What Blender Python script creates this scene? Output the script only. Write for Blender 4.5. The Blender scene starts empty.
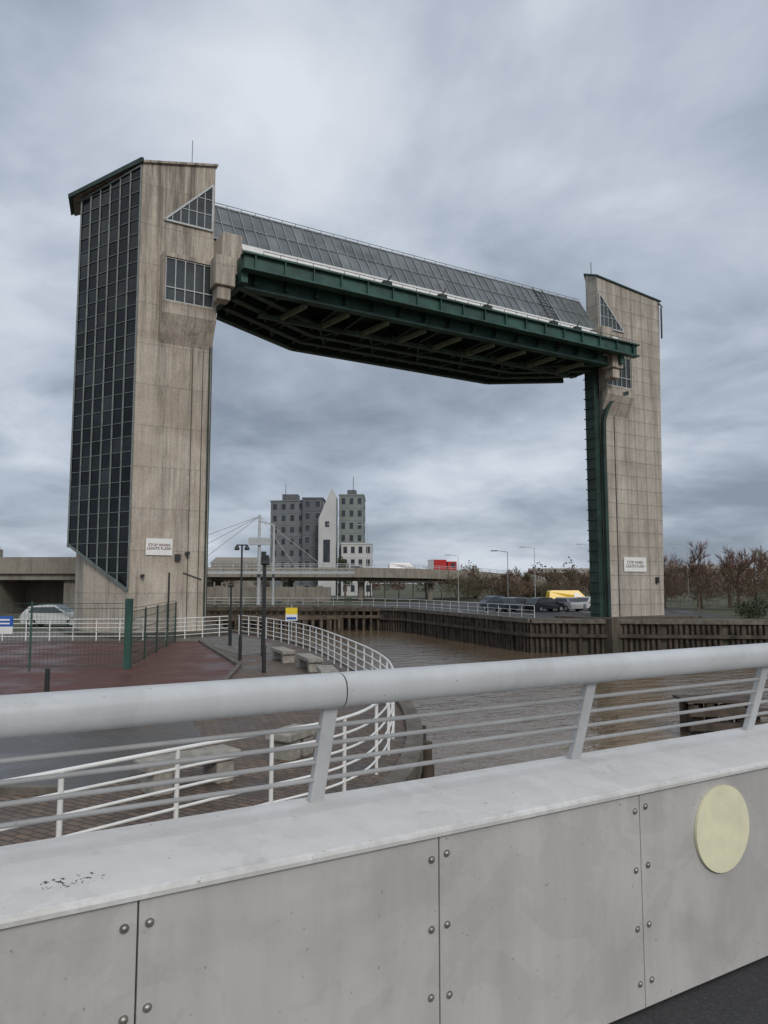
import bpy, math, random
from mathutils import Vector, Matrix, noise as mnoise
random.seed(7)
scene = bpy.context.scene
D = Vector((0.8607, 0.5090, 0.0)); N = Vector((-0.5090, 0.8607, 0.0))
def axf(ox, oy):
    def f(p):
        return Vector((ox, oy, 0)) + D*p[0] + N*p[1] + Vector((0, 0, p[2]))
    return f
BAR = axf(-10.45, 43.7)   # barrier frame: s along barrier, n upstream
BR = axf(0, 0)            # footbridge frame
IDN = lambda p: Vector(p)

# ------------------------------------------------------------------ mesh builder
class MB:
    def __init__(s, xf=IDN):
        s.v = []; s.f = []; s.m = []; s.sm = []; s.xf = xf; s.mi = 0
    def add(s, vs, fs, smooth=False):
        b = len(s.v); s.v += [s.xf(p) for p in vs]
        for f in fs:
            s.f.append([b+i for i in f]); s.m.append(s.mi); s.sm.append(smooth)
    def raw(s, vs, fs, smooth=False):
        b = len(s.v); s.v += [Vector(p) for p in vs]
        for f in fs:
            s.f.append([b+i for i in f]); s.m.append(s.mi); s.sm.append(smooth)
    def box(s, x0, x1, y0, y1, z0, z1):
        vs = [(x0,y0,z0),(x1,y0,z0),(x1,y1,z0),(x0,y1,z0),(x0,y0,z1),(x1,y0,z1),(x1,y1,z1),(x0,y1,z1)]
        s.add(vs, [(0,3,2,1),(4,5,6,7),(0,1,5,4),(1,2,6,5),(2,3,7,6),(3,0,4,7)])
    def prism(s, poly, z0, z1, top=None):
        n = len(poly); tp = top or poly
        fz0 = z0 if callable(z0) else (lambda x, y: z0)
        fz1 = z1 if callable(z1) else (lambda x, y: z1)
        vs = [(x, y, fz0(x, y)) for x, y in poly]+[(x, y, fz1(x, y)) for x, y in tp]
        a = sum(poly[i][0]*poly[(i+1) % n][1]-poly[(i+1) % n][0]*poly[i][1] for i in range(n))
        r = list(range(n))
        fs = [tuple(reversed(r)), tuple(n+i for i in r)]+[(i, (i+1) % n, n+(i+1) % n, n+i) for i in r]
        if a < 0: fs = [tuple(reversed(f)) for f in fs]
        s.add(vs, fs)
    def beam(s, p0, p1, w, h, up=(0, 0, 1)):
        a = s.xf(p0); b = s.xf(p1); d = (b-a)
        if d.length < 1e-6: return
        d.normalize(); u = Vector(up)
        if abs(d.dot(u)) > .98: u = D if abs(d.z) > .9 else Vector((0, 0, 1))
        sd = d.cross(u).normalized(); u = sd.cross(d).normalized()
        vs = []
        for q in (a, b):
            for i, j in ((-1,-1),(1,-1),(1,1),(-1,1)):
                vs.append(q+sd*(w/2*i)+u*(h/2*j))
        s.raw(vs, [(0,1,2,3),(7,6,5,4),(0,4,5,1),(1,5,6,2),(2,6,7,3),(3,7,4,0)])
    def cyl(s, p0, p1, r, seg=8, r2=None, cap=True):
        a = s.xf(p0); b = s.xf(p1); d = b-a
        if d.length < 1e-6: return
        d.normalize(); u = Vector((0,0,1)) if abs(d.z) < .9 else Vector((1,0,0))
        sd = d.cross(u).normalized(); u = sd.cross(d)
        r2 = r if r2 is None else r2; vs = []
        for q, rr in ((a, r), (b, r2)):
            for i in range(seg):
                t = 2*math.pi*i/seg
                vs.append(q+sd*(math.cos(t)*rr)+u*(math.sin(t)*rr))
        s.raw(vs, [(i, i+seg, (i+1) % seg+seg, (i+1) % seg) for i in range(seg)], True)
        if cap: s.raw(vs, [tuple(range(seg)), tuple(reversed(range(seg, 2*seg)))])
    def path(s, pts, r, seg=8):
        for a, b in zip(pts, pts[1:]): s.cyl(a, b, r, seg, cap=True)
    def sweep(s, prof, x0, x1, smooth=False):
        n = len(prof)
        vs = [(x0, p[0], p[1]) for p in prof]+[(x1, p[0], p[1]) for p in prof]
        s.add(vs, [(i, i+n, (i+1) % n+n, (i+1) % n) for i in range(n)], smooth)
        s.add(vs, [tuple(range(n)), tuple(reversed(range(n, 2*n)))])
    def dome(s, c, ax, r, h, seg=10):
        ax = Vector(ax).normalized(); c = s.xf(c)
        u = Vector((0,0,1)) if abs(ax.z) < .9 else Vector((1,0,0))
        sd = ax.cross(u).normalized(); u = sd.cross(ax); vs = []; rings = 4
        for k in range(rings):
            t = k/rings*math.pi/2
            for i in range(seg):
                w = 2*math.pi*i/seg
                vs.append(c+sd*(math.cos(w)*r*math.cos(t))+u*(math.sin(w)*r*math.cos(t))+ax*(h*math.sin(t)))
        vs.append(c+ax*h); fs = []
        for k in range(rings-1):
            for i in range(seg):
                j = (i+1) % seg
                fs.append((k*seg+i, k*seg+j, (k+1)*seg+j, (k+1)*seg+i))
        for i in range(seg): fs.append(((rings-1)*seg+i, (rings-1)*seg+(i+1) % seg, rings*seg))
        s.raw(vs, fs, True)
    def build(s, name, mats, parent=None, bevel=0, recalc=True):
        me = bpy.data.meshes.new(name); me.from_pydata([tuple(p) for p in s.v], [], s.f)
        if not isinstance(mats, (list, tuple)): mats = [mats]
        for m in mats: me.materials.append(m)
        for p, mi, sm in zip(me.polygons, s.m, s.sm):
            p.material_index = mi; p.use_smooth = sm
        me.update()
        if recalc:
            import bmesh
            bm = bmesh.new(); bm.from_mesh(me); bmesh.ops.recalc_face_normals(bm, faces=bm.faces); bm.to_mesh(me); bm.free()
        ob = bpy.data.objects.new(name, me); scene.collection.objects.link(ob)
        if parent: ob.parent = parent
        if bevel:
            b = ob.modifiers.new('bev', 'BEVEL'); b.width = bevel; b.segments = 2; b.limit_method = 'ANGLE'
        return ob
def empty(name):
    e = bpy.data.objects.new(name, None); scene.collection.objects.link(e); return e

# ------------------------------------------------------------------ materials
class NT:
    def __init__(s, name):
        s.m = bpy.data.materials.new(name); s.m.use_nodes = True
        s.t = s.m.node_tree; s.n = s.t.nodes; s.b = s.n['Principled BSDF']
        s.co = s.n.new('ShaderNodeTexCoord').outputs['Object']
    def link(s, a, b): s.t.links.new(a, b)
    def mapping(s, sc=(1,1,1), rz=0.0):
        m = s.n.new('ShaderNodeMapping'); m.inputs['Scale'].default_value = sc
        if rz:
            r = s.n.new('ShaderNodeMapping'); r.inputs['Rotation'].default_value = (0,0,rz)
            s.link(s.co, r.inputs[0]); s.link(r.outputs[0], m.inputs[0])
        else: s.link(s.co, m.inputs[0])
        return m.outputs[0]
    def noise(s, scale, detail=4, rough=.6, vec=None, dist=0):
        n = s.n.new('ShaderNodeTexNoise'); n.inputs['Scale'].default_value = scale
        n.inputs['Detail'].default_value = detail; n.inputs['Roughness'].default_value = rough
        n.inputs['Distortion'].default_value = dist
        s.link(vec or s.co, n.inputs['Vector']); return n.outputs['Fac']
    def ramp(s, fac, stops):
        r = s.n.new('ShaderNodeValToRGB'); cr = r.color_ramp
        while len(cr.elements) < len(stops): cr.elements.new(.5)
        for e, (p, c) in zip(cr.elements, stops):
            e.position = p; e.color = (c if len(c) == 4 else (*c, 1)) if isinstance(c, tuple) else (c, c, c, 1)
        s.link(fac, r.inputs[0]); return r.outputs[0]
    def mix(s, fac, a, b, mode='MIX'):
        m = s.n.new('ShaderNodeMix'); m.data_type = 'RGBA'; m.blend_type = mode
        if isinstance(fac, (int, float)): m.inputs[0].default_value = fac
        else: s.link(fac, m.inputs[0])
        for i, x in ((6, a), (7, b)):
            if isinstance(x, tuple): m.inputs[i].default_value = (*x[:3], 1)
            else: s.link(x, m.inputs[i])
        return m.outputs[2]
    def math(s, op, a, b=0.0, c=0.0):
        m = s.n.new('ShaderNodeMath'); m.operation = op
        for i, x in enumerate((a, b, c)):
            if isinstance(x, (int, float)): m.inputs[i].default_value = x
            else: s.link(x, m.inputs[i])
        return m.outputs[0]
    def sep(s, vec):
        m = s.n.new('ShaderNodeSeparateXYZ'); s.link(vec, m.inputs[0]); return m.outputs
    def bump(s, h, strength=.3, dist=.02):
        b = s.n.new('ShaderNodeBump'); b.inputs['Strength'].default_value = strength
        b.inputs['Distance'].default_value = dist; s.link(h, b.inputs['Height'])
        s.link(b.outputs[0], s.b.inputs['Normal'])
    def col(s, c):
        if isinstance(c, tuple): s.b.inputs['Base Color'].default_value = (*c[:3], 1)
        else: s.link(c, s.b.inputs['Base Color'])
    def rough(s, r):
        if isinstance(r, (int, float)): s.b.inputs['Roughness'].default_value = r
        else: s.link(r, s.b.inputs['Roughness'])

def simple(name, c, rough=.6, var=.25, scale=3, metal=0, bump=0, spec=.5):
    t = NT(name)
    f = t.noise(scale, 4, .65)
    a = tuple(x*(1-var) for x in c); b = tuple(min(1, x*(1+var)) for x in c)
    t.col(t.ramp(f, [(.3, a), (.7, b)])); t.rough(rough); t.b.inputs['Metallic'].default_value = metal
    t.b.inputs['Specular IOR Level'].default_value = spec
    if bump: t.bump(t.noise(scale*6, 4), bump, .02)
    return t.m
ROT = -math.atan2(D.y, D.x)
def concrete(name, base, joint=1.25, rib=.3, ribd=.12, streak=.5, jw=.05, jd=.45, topdark=0.0):
    t = NT(name)
    v1 = t.mapping((1,1,1), ROT); sx = t.sep(v1)
    st = t.noise(1.0, 6, .72, t.mapping((2.2,2.2,.13), ROT))
    st2 = t.noise(1.0, 4, .7, t.mapping((9,9,.5), ROT))
    big = t.noise(.28, 5, .65, dist=.8); fine = t.noise(9, 4, .75)
    c = t.ramp(st, [(.3, tuple(x*(1-streak*.7) for x in base)), (.47, base), (.75, tuple(x*1.16 for x in base))])
    c = t.mix(.30, c, t.ramp(st2, [(.35, (.58,.55,.51)), (.6, (1.05,1.05,1.05))]), 'MULTIPLY')
    c = t.mix(.55, c, t.ramp(big, [(.35, (.64,.60,.55)), (.6, (1.08,1.08,1.08))]), 'MULTIPLY')
    c = t.mix(.50, c, t.ramp(fine, [(.3, (.5,.5,.5)), (.65, (1.05,1.05,1.05))]), 'MULTIPLY')
    jz = t.math('FRACT', t.math('DIVIDE', sx[2], joint)); jm = t.math('LESS_THAN', jz, jw/joint)
    c = t.mix(jm, c, t.mix(jd, c, (.08,.075,.07)))
    dr = t.math('MULTIPLY', t.math('POWER', jz, 2.0), t.ramp(t.noise(1, 4, .7, t.mapping((5,5,.2), ROT)), [(.46, 0.0), (.70, 1.0)]))
    c = t.mix(t.math('MULTIPLY', dr, .4), c, (.13,.115,.095))
    if topdark:
        td = t.math('MULTIPLY', t.math('MAXIMUM', t.math('DIVIDE', t.math('SUBTRACT', sx[2], 12), 17), 0.0), t.ramp(st, [(.38, 1.0), (.58, 0.0)]))
        c = t.mix(t.math('MULTIPLY', td, topdark), c, (.11,.098,.085))
    rb = t.math('FRACT', t.math('DIVIDE', sx[0], rib)); rm = t.math('LESS_THAN', rb, .14)
    c = t.mix(t.math('MULTIPLY', rm, ribd), c, (.12,.11,.10))
    t.col(c); t.rough(.9); t.b.inputs['Specular IOR Level'].default_value = .2
    h = t.math('ADD', t.math('MULTIPLY', t.math('ADD', t.math('MULTIPLY', rm, .5), jm), -.6), fine)
    t.bump(h, .5, .03)
    return t.m

M_conc = concrete('tower_concrete', (.52,.465,.395), 2.4, .21, .12, .6, .045, .32, .75)
M_conc2 = concrete('tower_concrete_panels', (.49,.45,.395), 1.2, 1.2, .30, .45, .05, .5, .3)
M_conc3 = concrete('bridge_concrete', (.30,.275,.235), 3.0, 2.5, .1, .7)
M_green = simple('green_paint', (.021,.066,.052), .5, .55, .9)
M_greenD = simple('dark_green_steel', (.016,.038,.030), .6, .6, .8)
M_olive = simple('weathered_green_steel', (.15,.18,.12), .7, .4, 2)
M_white = simple('white_paint', (.74,.74,.72), .45, .1, 4)
M_gutter = simple('light_grey_metal', (.42,.44,.44), .45, .15, 3)
M_black = simple('black_paint', (.02,.022,.022), .45, .3, 4)
M_frame = simple('glazing_bar', (.14,.165,.16), .5, .3, 3)
M_frame2 = simple('gallery_glazing_bar', (.25,.275,.28), .5, .3, 3)
M_timber = simple('wet_timber', (.062,.047,.036), .8, .7, 1.0, bump=.5)
M_timber2 = simple('weathered_timber', (.13,.10,.072), .85, .6, 1.2, bump=.5)
M_stone = simple('bench_stone', (.28,.26,.225), .85, .35, 5, bump=.5)
M_coping = simple('dark_coping', (.12,.105,.085), .8, .5, 2.5, bump=.5)
M_bark = simple('twig_bark', (.12,.085,.06), .9, .35, 1.5)
M_bark2 = simple('twig_red', (.165,.095,.07), .9, .35, .5)
M_bark3 = simple('twig_olive', (.12,.10,.055), .9, .35, .5)
M_leaf = simple('evergreen_leaf', (.05,.065,.028), .8, .5, .6)
M_rubber = simple('tyre', (.02,.02,.02), .8, .2, 4)
M_cream = simple('cream_disc', (.74,.715,.50), .5, .10, 9)

def glass(name, c, rough=.12, var=.6, spec=.5):
    t = NT(name); w = t.noise(.45, 2)
    t.col(t.ramp(w, [(.3, tuple(x*(1-var) for x in c)), (.7, tuple(x*(1+var) for x in c))]))
    t.rough(rough); t.b.inputs['Specular IOR Level'].default_value = spec
    return t.m
M_glassD = glass('dark_stair_glass', (.007,.009,.011), .14, spec=.20)
M_glassD2 = glass('dark_stair_glass_b', (.022,.026,.030), .2, spec=.30)
M_glassD3 = glass('dark_stair_glass_c', (.009,.011,.012), .12, spec=.32)
M_glassG = glass('gallery_glass', (.11,.122,.13), .35, .35, .4)
M_glassG2 = glass('gallery_glass_b', (.145,.158,.166), .4, .3, .4)
M_glassW = glass('window_glass', (.05,.058,.062), .15, .5)

def paint(name, base, chips=False, tone=.84):
    t = NT(name)
    cl = t.noise(1.7, 6, .62, dist=.4); c = t.ramp(cl, [(.36, tuple(x*tone for x in base)), (.52, base), (.7, tuple(min(.9, x*1.07) for x in base))])
    runs = t.noise(1, 4, .7, t.mapping((9,9,.9), 0))
    c = t.mix(.4, c, t.ramp(runs, [(.35, (.82,.80,.77)), (.6, (1,1,1))]), 'MULTIPLY')
    pn_ = t.noise(3.2, 5, .6, dist=.8)
    patch = t.ramp(pn_, [(.55, 0.0), (.60, 1.0)])
    c = t.mix(t.math('MULTIPLY', patch, .24), c, tuple(x*.72 for x in base))
    edge = t.ramp(pn_, [(.53, 0.0), (.56, 1.0), (.59, 0.0)])
    c = t.mix(t.math('MULTIPLY', edge, .12), c, (.25,.21,.17))
    sp = t.ramp(t.noise(48, 3, .5), [(.71, 0.0), (.74, 1.0)])
    c = t.mix(t.math('MULTIPLY', sp, .55), c, (.14,.12,.10))
    scr = t.ramp(t.noise(1, 3, .6, t.mapping((3,3,160), .3)), [(.69, 0.0), (.72, 1.0)])
    c = t.mix(t.math('MULTIPLY', t.math('MULTIPLY', scr, .25), patch), c, (.2,.19,.18))
    if chips:
        sx = t.sep(t.mapping((1,1,1), ROT))
        m = t.math('MULTIPLY', t.math('LESS_THAN', t.math('ABSOLUTE', t.math('SUBTRACT', sx[0], .315)), .075),
                   t.math('LESS_THAN', t.math('ABSOLUTE', t.math('SUBTRACT', sx[1], 2.06)), .026))
        ch = t.ramp(t.noise(70, 3, .6), [(.56, 0.0), (.58, 1.0)])
        c = t.mix(t.math('MULTIPLY', m, ch), c, (.07,.06,.05))
        fr = t.ramp(t.math('ADD', t.math('MULTIPLY', t.math('SUBTRACT', sx[1], 1.95), -6.0), t.noise(7, 5, .7)), [(.38, 0.0), (.52, 1.0)])
        c = t.mix(t.math('MULTIPLY', fr, .25), c, (.26,.24,.21))
    t.col(c); t.rough(t.ramp(cl, [(.3, .55), (.7, .40)])); t.bump(t.noise(120, 3), .06, .002)
    return t.m
M_panel = paint('parapet_panel_paint', (.50,.485,.47))
M_ledge = paint('parapet_ledge_paint', (.64,.635,.62), True, .92)
M_rail = paint('handrail_paint', (.49,.505,.515), tone=.88)
M_bar = paint('rail_bar_paint', (.34,.345,.35))
M_bolt = simple('bolt_steel', (.35,.33,.30), .38, .4, 30, metal=.7)
M_gap = simple('dark_gap', (.03,.03,.03), .9, .1, 5)

def asphalt(name, c, rough=.8, rv=0.0):
    t = NT(name)
    f = t.noise(90, 3, .7); b = t.noise(.6, 5, .6)
    x = t.ramp(f, [(.35, tuple(k*.55 for k in c)), (.6, c), (.75, tuple(k*2.2 for k in c))])
    x = t.mix(.6, x, t.ramp(b, [(.35, (.6,.6,.6)), (.65, (1,1,1))]), 'MULTIPLY')
    t.col(x); t.rough(t.ramp(b, [(.4, max(.05, rough-rv)), (.6, rough)])); t.bump(f, .6, .006)
    return t.m
M_deck = asphalt('deck_asphalt', (.045,.045,.046))
M_wet = asphalt('wet_asphalt', (.11,.11,.112), .5, .38)
M_red = asphalt('red_tarmac', (.125,.047,.038), .7, .35)
M_carpark = asphalt('carpark_asphalt', (.06,.06,.06), .85, .2)

def brick(name, c1, c2, mortar, scale, rot=0, bw=.5, rh=.25):
    t = NT(name)
    v = t.mapping((1,1,1), rot); b = t.n.new('ShaderNodeTexBrick'); t.link(v, b.inputs['Vector'])
    b.inputs['Color1'].default_value = (*c1, 1); b.inputs['Color2'].default_value = (*c2, 1); b.inputs['Mortar'].default_value = (*mortar, 1)
    b.inputs['Scale'].default_value = scale; b.inputs['Mortar Size'].default_value = .03; b.inputs['Mortar Smooth'].default_value = .3
    b.inputs['Brick Width'].default_value = bw; b.inputs['Row Height'].default_value = rh
    n = t.noise(.8, 6, .65)
    c = t.mix(.8, b.outputs['Color'], t.ramp(n, [(.3, (.42,.40,.37)), (.7, (1.1,1.1,1.1))]), 'MULTIPLY')
    t.col(c); t.rough(t.ramp(n, [(.4, .4), (.6, .85)]))
    t.bump(b.outputs['Fac'], -.5, .01)
    return t.m
M_sett = brick('brick_setts', (.20,.14,.10), (.12,.09,.07), (.045,.04,.035), 2.0, .5)
M_slab = brick('grey_paving', (.20,.18,.155), (.16,.145,.125), (.08,.075,.07), .9, .5)

t = NT('ground_soil'); a = t.noise(.15, 6, .65); b_ = t.noise(3, 5, .7)
c = t.ramp(a, [(.35, (.075,.068,.045)), (.5, (.06,.07,.03)), (.65, (.11,.10,.075))])
c = t.mix(.5, c, t.ramp(b_, [(.3, (.55,.55,.55)), (.7, (1,1,1))]), 'MULTIPLY'); t.col(c); t.rough(.95); t.bump(b_, .5, .05)
M_ground = t.m
t = NT('quay_wall_mud'); sx = t.sep(t.co); v = t.noise(1, 6, .7, t.mapping((2,2,.4)))
c = t.ramp(v, [(.3, (.035,.028,.022)), (.55, (.09,.072,.055)), (.75, (.16,.135,.105))])
c = t.mix(t.math('LESS_THAN', t.math('ADD', sx[2], t.math('MULTIPLY', v, 1.2)), -.75), c, t.mix(.6, c, (.045,.045,.028)))
t.col(c); t.rough(.75); t.bump(v, .7, .08); M_quay = t.m
# water: silty brown, glossy, gently rippled
t = NT('river_water')
w1 = t.noise(.55, 3, .55, t.mapping((1,2.4,1), -.5)); w3 = t.noise(2.2, 3, .55, t.mapping((1,2.2,1), -.4)); w2 = t.noise(.07, 3, .5, t.mapping((1,2.5,1), -.6), .6)
c = t.ramp(w2, [(.35, (.135,.096,.060)), (.65, (.175,.130,.085))]); t.col(c)
t.rough(t.ramp(w2, [(.42, .05), (.58, .13)])); t.b.inputs['IOR'].default_value = 1.33; t.b.inputs['Specular IOR Level'].default_value = .5
hh = t.math('ADD', w1, t.math('MULTIPLY', w3, .35)); t.bump(hh, .55, .18); M_water = t.m

# ------------------------------------------------------------------ helpers
def catmull(p, n=8):
    out = []
    P = [p[0]]+list(p)+[p[-1]]
    for i in range(1, len(P)-2):
        for k in range(n):
            t = k/n; a, b, c, d = P[i-1], P[i], P[i+1], P[i+2]
            out.append(tuple(.5*((2*b[j])+(-a[j]+c[j])*t+(2*a[j]-5*b[j]+4*c[j]-d[j])*t*t+(-a[j]+3*b[j]-3*c[j]+d[j])*t**3) for j in range(len(a))))
    out.append(tuple(p[-1])); return out
def resample(pts, step):
    out = [pts[0]]; acc = 0
    for a, b in zip(pts, pts[1:]):
        L = math.dist(a, b)
        if L == 0: continue
        t = step-acc
        while t <= L:
            out.append(tuple(a[j]+(b[j]-a[j])*t/L for j in range(len(a)))); t += step
        acc = (acc+L) % step
    return out
def offset_path(pts, o):
    r = []
    for i, p in enumerate(pts):
        a = pts[max(0, i-1)]; b = pts[min(len(pts)-1, i+1)]
        dx, dy = b[0]-a[0], b[1]-a[1]; L = math.hypot(dx, dy) or 1
        r.append((p[0]-dy/L*o, p[1]+dx/L*o))
    return r

# ------------------------------------------------------------------ land, water
WL = -2.5
left_edge = [(-11,-60),(-10.5,-3),(-7.2,2.6),(-4.3,5.8),(-1.7,8.7),(-.2,10.3),(.45,12.2),(.72,15.5),(.5,19.5),(-.6,25),(-3.0,34),(-6.0,41),(-8.2,44.5),(-10,47.5),(-13,55),(-22,66),(-60,80)]
le = catmull(left_edge, 6)
right_edge = [(200,-200),(120,20),(60,50),(29.5,57.2),(20,58.2),(11.7,59.6),(10.6,62),(2.6,84),(-5,92),(-25,96),(-60,105)]
mb = MB(); lp = le+[(-300,120),(-1500,200),(-3000,300),(-3000,-1500),(-60,-1500),(-10,-1500)]
mb.raw([(x, y, 0) for x, y in lp], [tuple(range(len(lp)))])
rp = [(200,-1500)]+right_edge+[(-300,140),(-1500,220),(-3000,330),(-3000,4000),(4000,4000),(4000,-1500)]
mb.raw([(x, y, 0) for x, y in rp], [tuple(range(len(rp)))])
g = mb.build('ground', M_ground, recalc=False)
for p in g.data.polygons:
    if p.normal.z < 0: p.flip()
mb = MB(); mb.raw([(-3000,-1500,WL),(4000,-1500,WL),(4000,1500,WL),(-3000,1500,WL)], [(0,1,2,3)]); mb.build('river_water', M_water)
mb = MB()
def wallstrip(mb, pts, z0, z1):
    for a, b in zip(pts, pts[1:]):
        mb.raw([(a[0],a[1],z0),(b[0],b[1],z0),(b[0],b[1],z1),(a[0],a[1],z1)], [(0,1,2,3)])
lew = le+[(-300,120)]
wallstrip(mb, lew, -4, -.001)
lo = offset_path(le, .26); lo_out = offset_path(le, -.06)
mb.mi = 1
for i in range(len(le)-1):
    a, b, c_, d_ = lo_out[i], lo_out[i+1], lo[i+1], lo[i]
    vs = [(*a,-.28),(*b,-.28),(*c_,-.28),(*d_,-.28),(*a,.10),(*b,.10),(*c_,.10),(*d_,.10)]
    mb.raw(vs, [(0,3,2,1),(4,5,6,7),(0,1,5,4),(2,3,7,6)])
mb.mi = 2
for p in resample([q for q in offset_path(le, -.15) if q[1] > 2], 1.7):
    mb.cyl((p[0],p[1],-3.6),(p[0],p[1],-.25),.13,6)
mb.build('quay_wall', [M_quay, M_coping, M_timber])
mb = MB(); wallstrip(mb, right_edge+[(-300,140)], -4, -.001)
mb.mi = 1
rs = resample([(p[0], p[1]) for p in right_edge[1:]], .42)
for i, p in enumerate(rs):
    if random.random() < .12: continue
    h = -.35+random.random()*.45
    mb.cyl((p[0]-.05, p[1]-.12, -3.6), (p[0]-.05+random.uniform(-.05,.05), p[1]-.12, h), .12+random.random()*.07, 6)
ro = [(x-.15, y-.35) for x, y in right_edge[1:]]
for a, b in zip(ro, ro[1:]):
    mb.beam((*a, -1.1), (*b, -1.1), .2, .26)
ro = [(x+.05, y-.05) for x, y in right_edge[1:]]
mb.mi = 2
for a, b in zip(ro, ro[1:]): mb.beam((*a, .02), (*b, .02), .7, .36)
mb.build('timber_quay', [M_quay, M_timber, M_coping], recalc=False)

def sheet(name, poly, z, m):
    mb = MB(); mb.raw([(x, y, z) for x, y in poly], [tuple(range(len(poly)))])
    o = mb.build(name, m, recalc=False)
    for p in o.data.polygons:
        if p.normal.z < 0: p.flip()
inner = [p for p in offset_path(le, .20) if 2 < p[1] < 47]
sheet('brick_pavement', inner+[(-40,47),(-40,0),(-9,0)], .004, M_sett)
sheet('wet_road', [(-40,11.4),(-4.6,11.0),(-3.7,12.2),(-3.6,15.0),(-4.6,17.5),(-40,18.5)], .008, M_wet)
sheet('red_path', [(-60,19.6),(-4.6,19.6),(-5.3,27),(-9.6,38.5),(-60,38.5)], .012, M_red)
sheet('paved_apron', [(-60,38.6),(-9.7,38.6),(-5.9,31),(-4.2,33),(-7,40.4),(-10.4,46),(-60,46)], .016, M_slab)
mb = MB()
for a, b in (((-60,19.5),(-4.5,19.5)),((-4.5,19.5),(-5.2,27)),((-5.2,27),(-9.5,38.5)),((-60,11.3),(-4.6,10.9))):
    mb.beam((*a,.05),(*b,.05), .14, .12)
mb.build('kerb', M_coping)
sheet('car_park', [(4,84),(12.5,64),(31,66),(36,100),(30,114),(2,114),(-3,95)], .006, M_carpark)
mb = MB()
for i in range(10):
    x = 8+i*2.6; mb.raw([(x,76,.011),(x+.1,76,.011),(x+.1,81,.011),(x,81,.011)], [(0,1,2,3)])
mb.build('parking_bay_markings', M_white)

# ------------------------------------------------------------------ footbridge
br = empty('footbridge')
mb = MB(BR); mb.box(-14, 30, -3.2, 1.985, 1.0, 1.45); mb.build('deck', M_deck, br)
mb = MB(BR); mb.box(-14, 30, -3.0, 2.3, .35, .995); mb.build('deck_girder', M_gutter, br)
mb = MB(BR)
prof = [(1.954,2.220),(1.954,2.231),(1.958,2.239),(1.967,2.244),(2.04,2.256),(2.205,2.276),(2.36,2.278),(2.40,2.24),(2.40,.9),(1.992,.9),(1.992,2.220)]
mb.sweep(prof, -14, 30); mb.build('ledge', M_ledge, br)
mb = MB(BR); s0 = .4554
for k in range(-15, 32):
    a = s0+k*.908
    mb.box(a+.0022, a+.908-.0022, 1.970+random.uniform(-.0012,.0012), 1.988, 1.462, 2.216)
mb.build('panels', M_panel, br, bevel=.002)
mb = MB(BR); mb.box(-13.9, 29.9, 1.9885, 1.991, 1.452, 2.217); mb.build('panel_backing', M_gap, br)
mb = MB(BR)
for k in range(-4, 12):
    a = s0+k*.908
    for i, z in enumerate((2.160, 1.95, 1.748, 1.545)):
        for sg in (-1, 1):
            jx = random.uniform(-.004,.004); jz = random.uniform(-.010,.010)
            c0 = (a+sg*.031+jx, 1.970, z+jz)
            mb.cyl(c0, (c0[0], 1.9665, c0[2]), .0115, 14)
            mb.dome((c0[0], 1.967, c0[2]), -N, .0088, .006)
mb.build('bolts', M_bolt, br)
mb = MB(BR)
for c0 in (-2.74, -.012, 2.743, 5.477, 8.2, 10.93):
    z_ = 2.018 if c0 > 1 else 1.975
    mb.cyl((c0, 1.9685, z_), (c0, 1.957, z_), .168, 64)
mb.build('reflector_discs', M_cream, br, bevel=.003)
def pn(z):
    return 2.30-(z-2.28)*.29
mb = MB(BR)
for k in range(-12, 24):
    s = 1.10+k*1.178
    mb.beam((s, pn(2.25)+.01, 2.25), (s, pn(2.62), 2.62), .052, .03, up=tuple(N))
mb.build('posts', M_rail, br, bevel=.005)
mb = MB(BR)
for z in (2.355, 2.415, 2.475, 2.535):
    mb.cyl((-13.9, pn(z), z), (29.9, pn(z), z), .0075, 10)
mb.build('bars', M_bar, br)
mb = MB(BR)
el = []
for i in range(36):
    w = 2*math.pi*i/36; cx = abs(math.cos(w))**.8*math.copysign(1, math.cos(w)); sy = abs(math.sin(w))**.8*math.copysign(1, math.sin(w))
    el.append((2.205+.064*cx, 2.652+.055*sy))
js = [-13.9, -5.9, -2.38, 1.13, 4.66, 8.2, 11.8, 15.3, 29.9]
for a, b in zip(js, js[1:]): mb.sweep(el, a+.0025, b-.0025, True)
mb.build('handrail', M_rail, br)
mb = MB(BR); e2 = [(2.205+(p[0]-2.205)*.95, 2.653+(p[1]-2.653)*.95) for p in el]
for a in js[1:-1]: mb.sweep(e2, a-.02, a+.02, True)
mb.build('handrail_spigots', M_gap, br)

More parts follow.
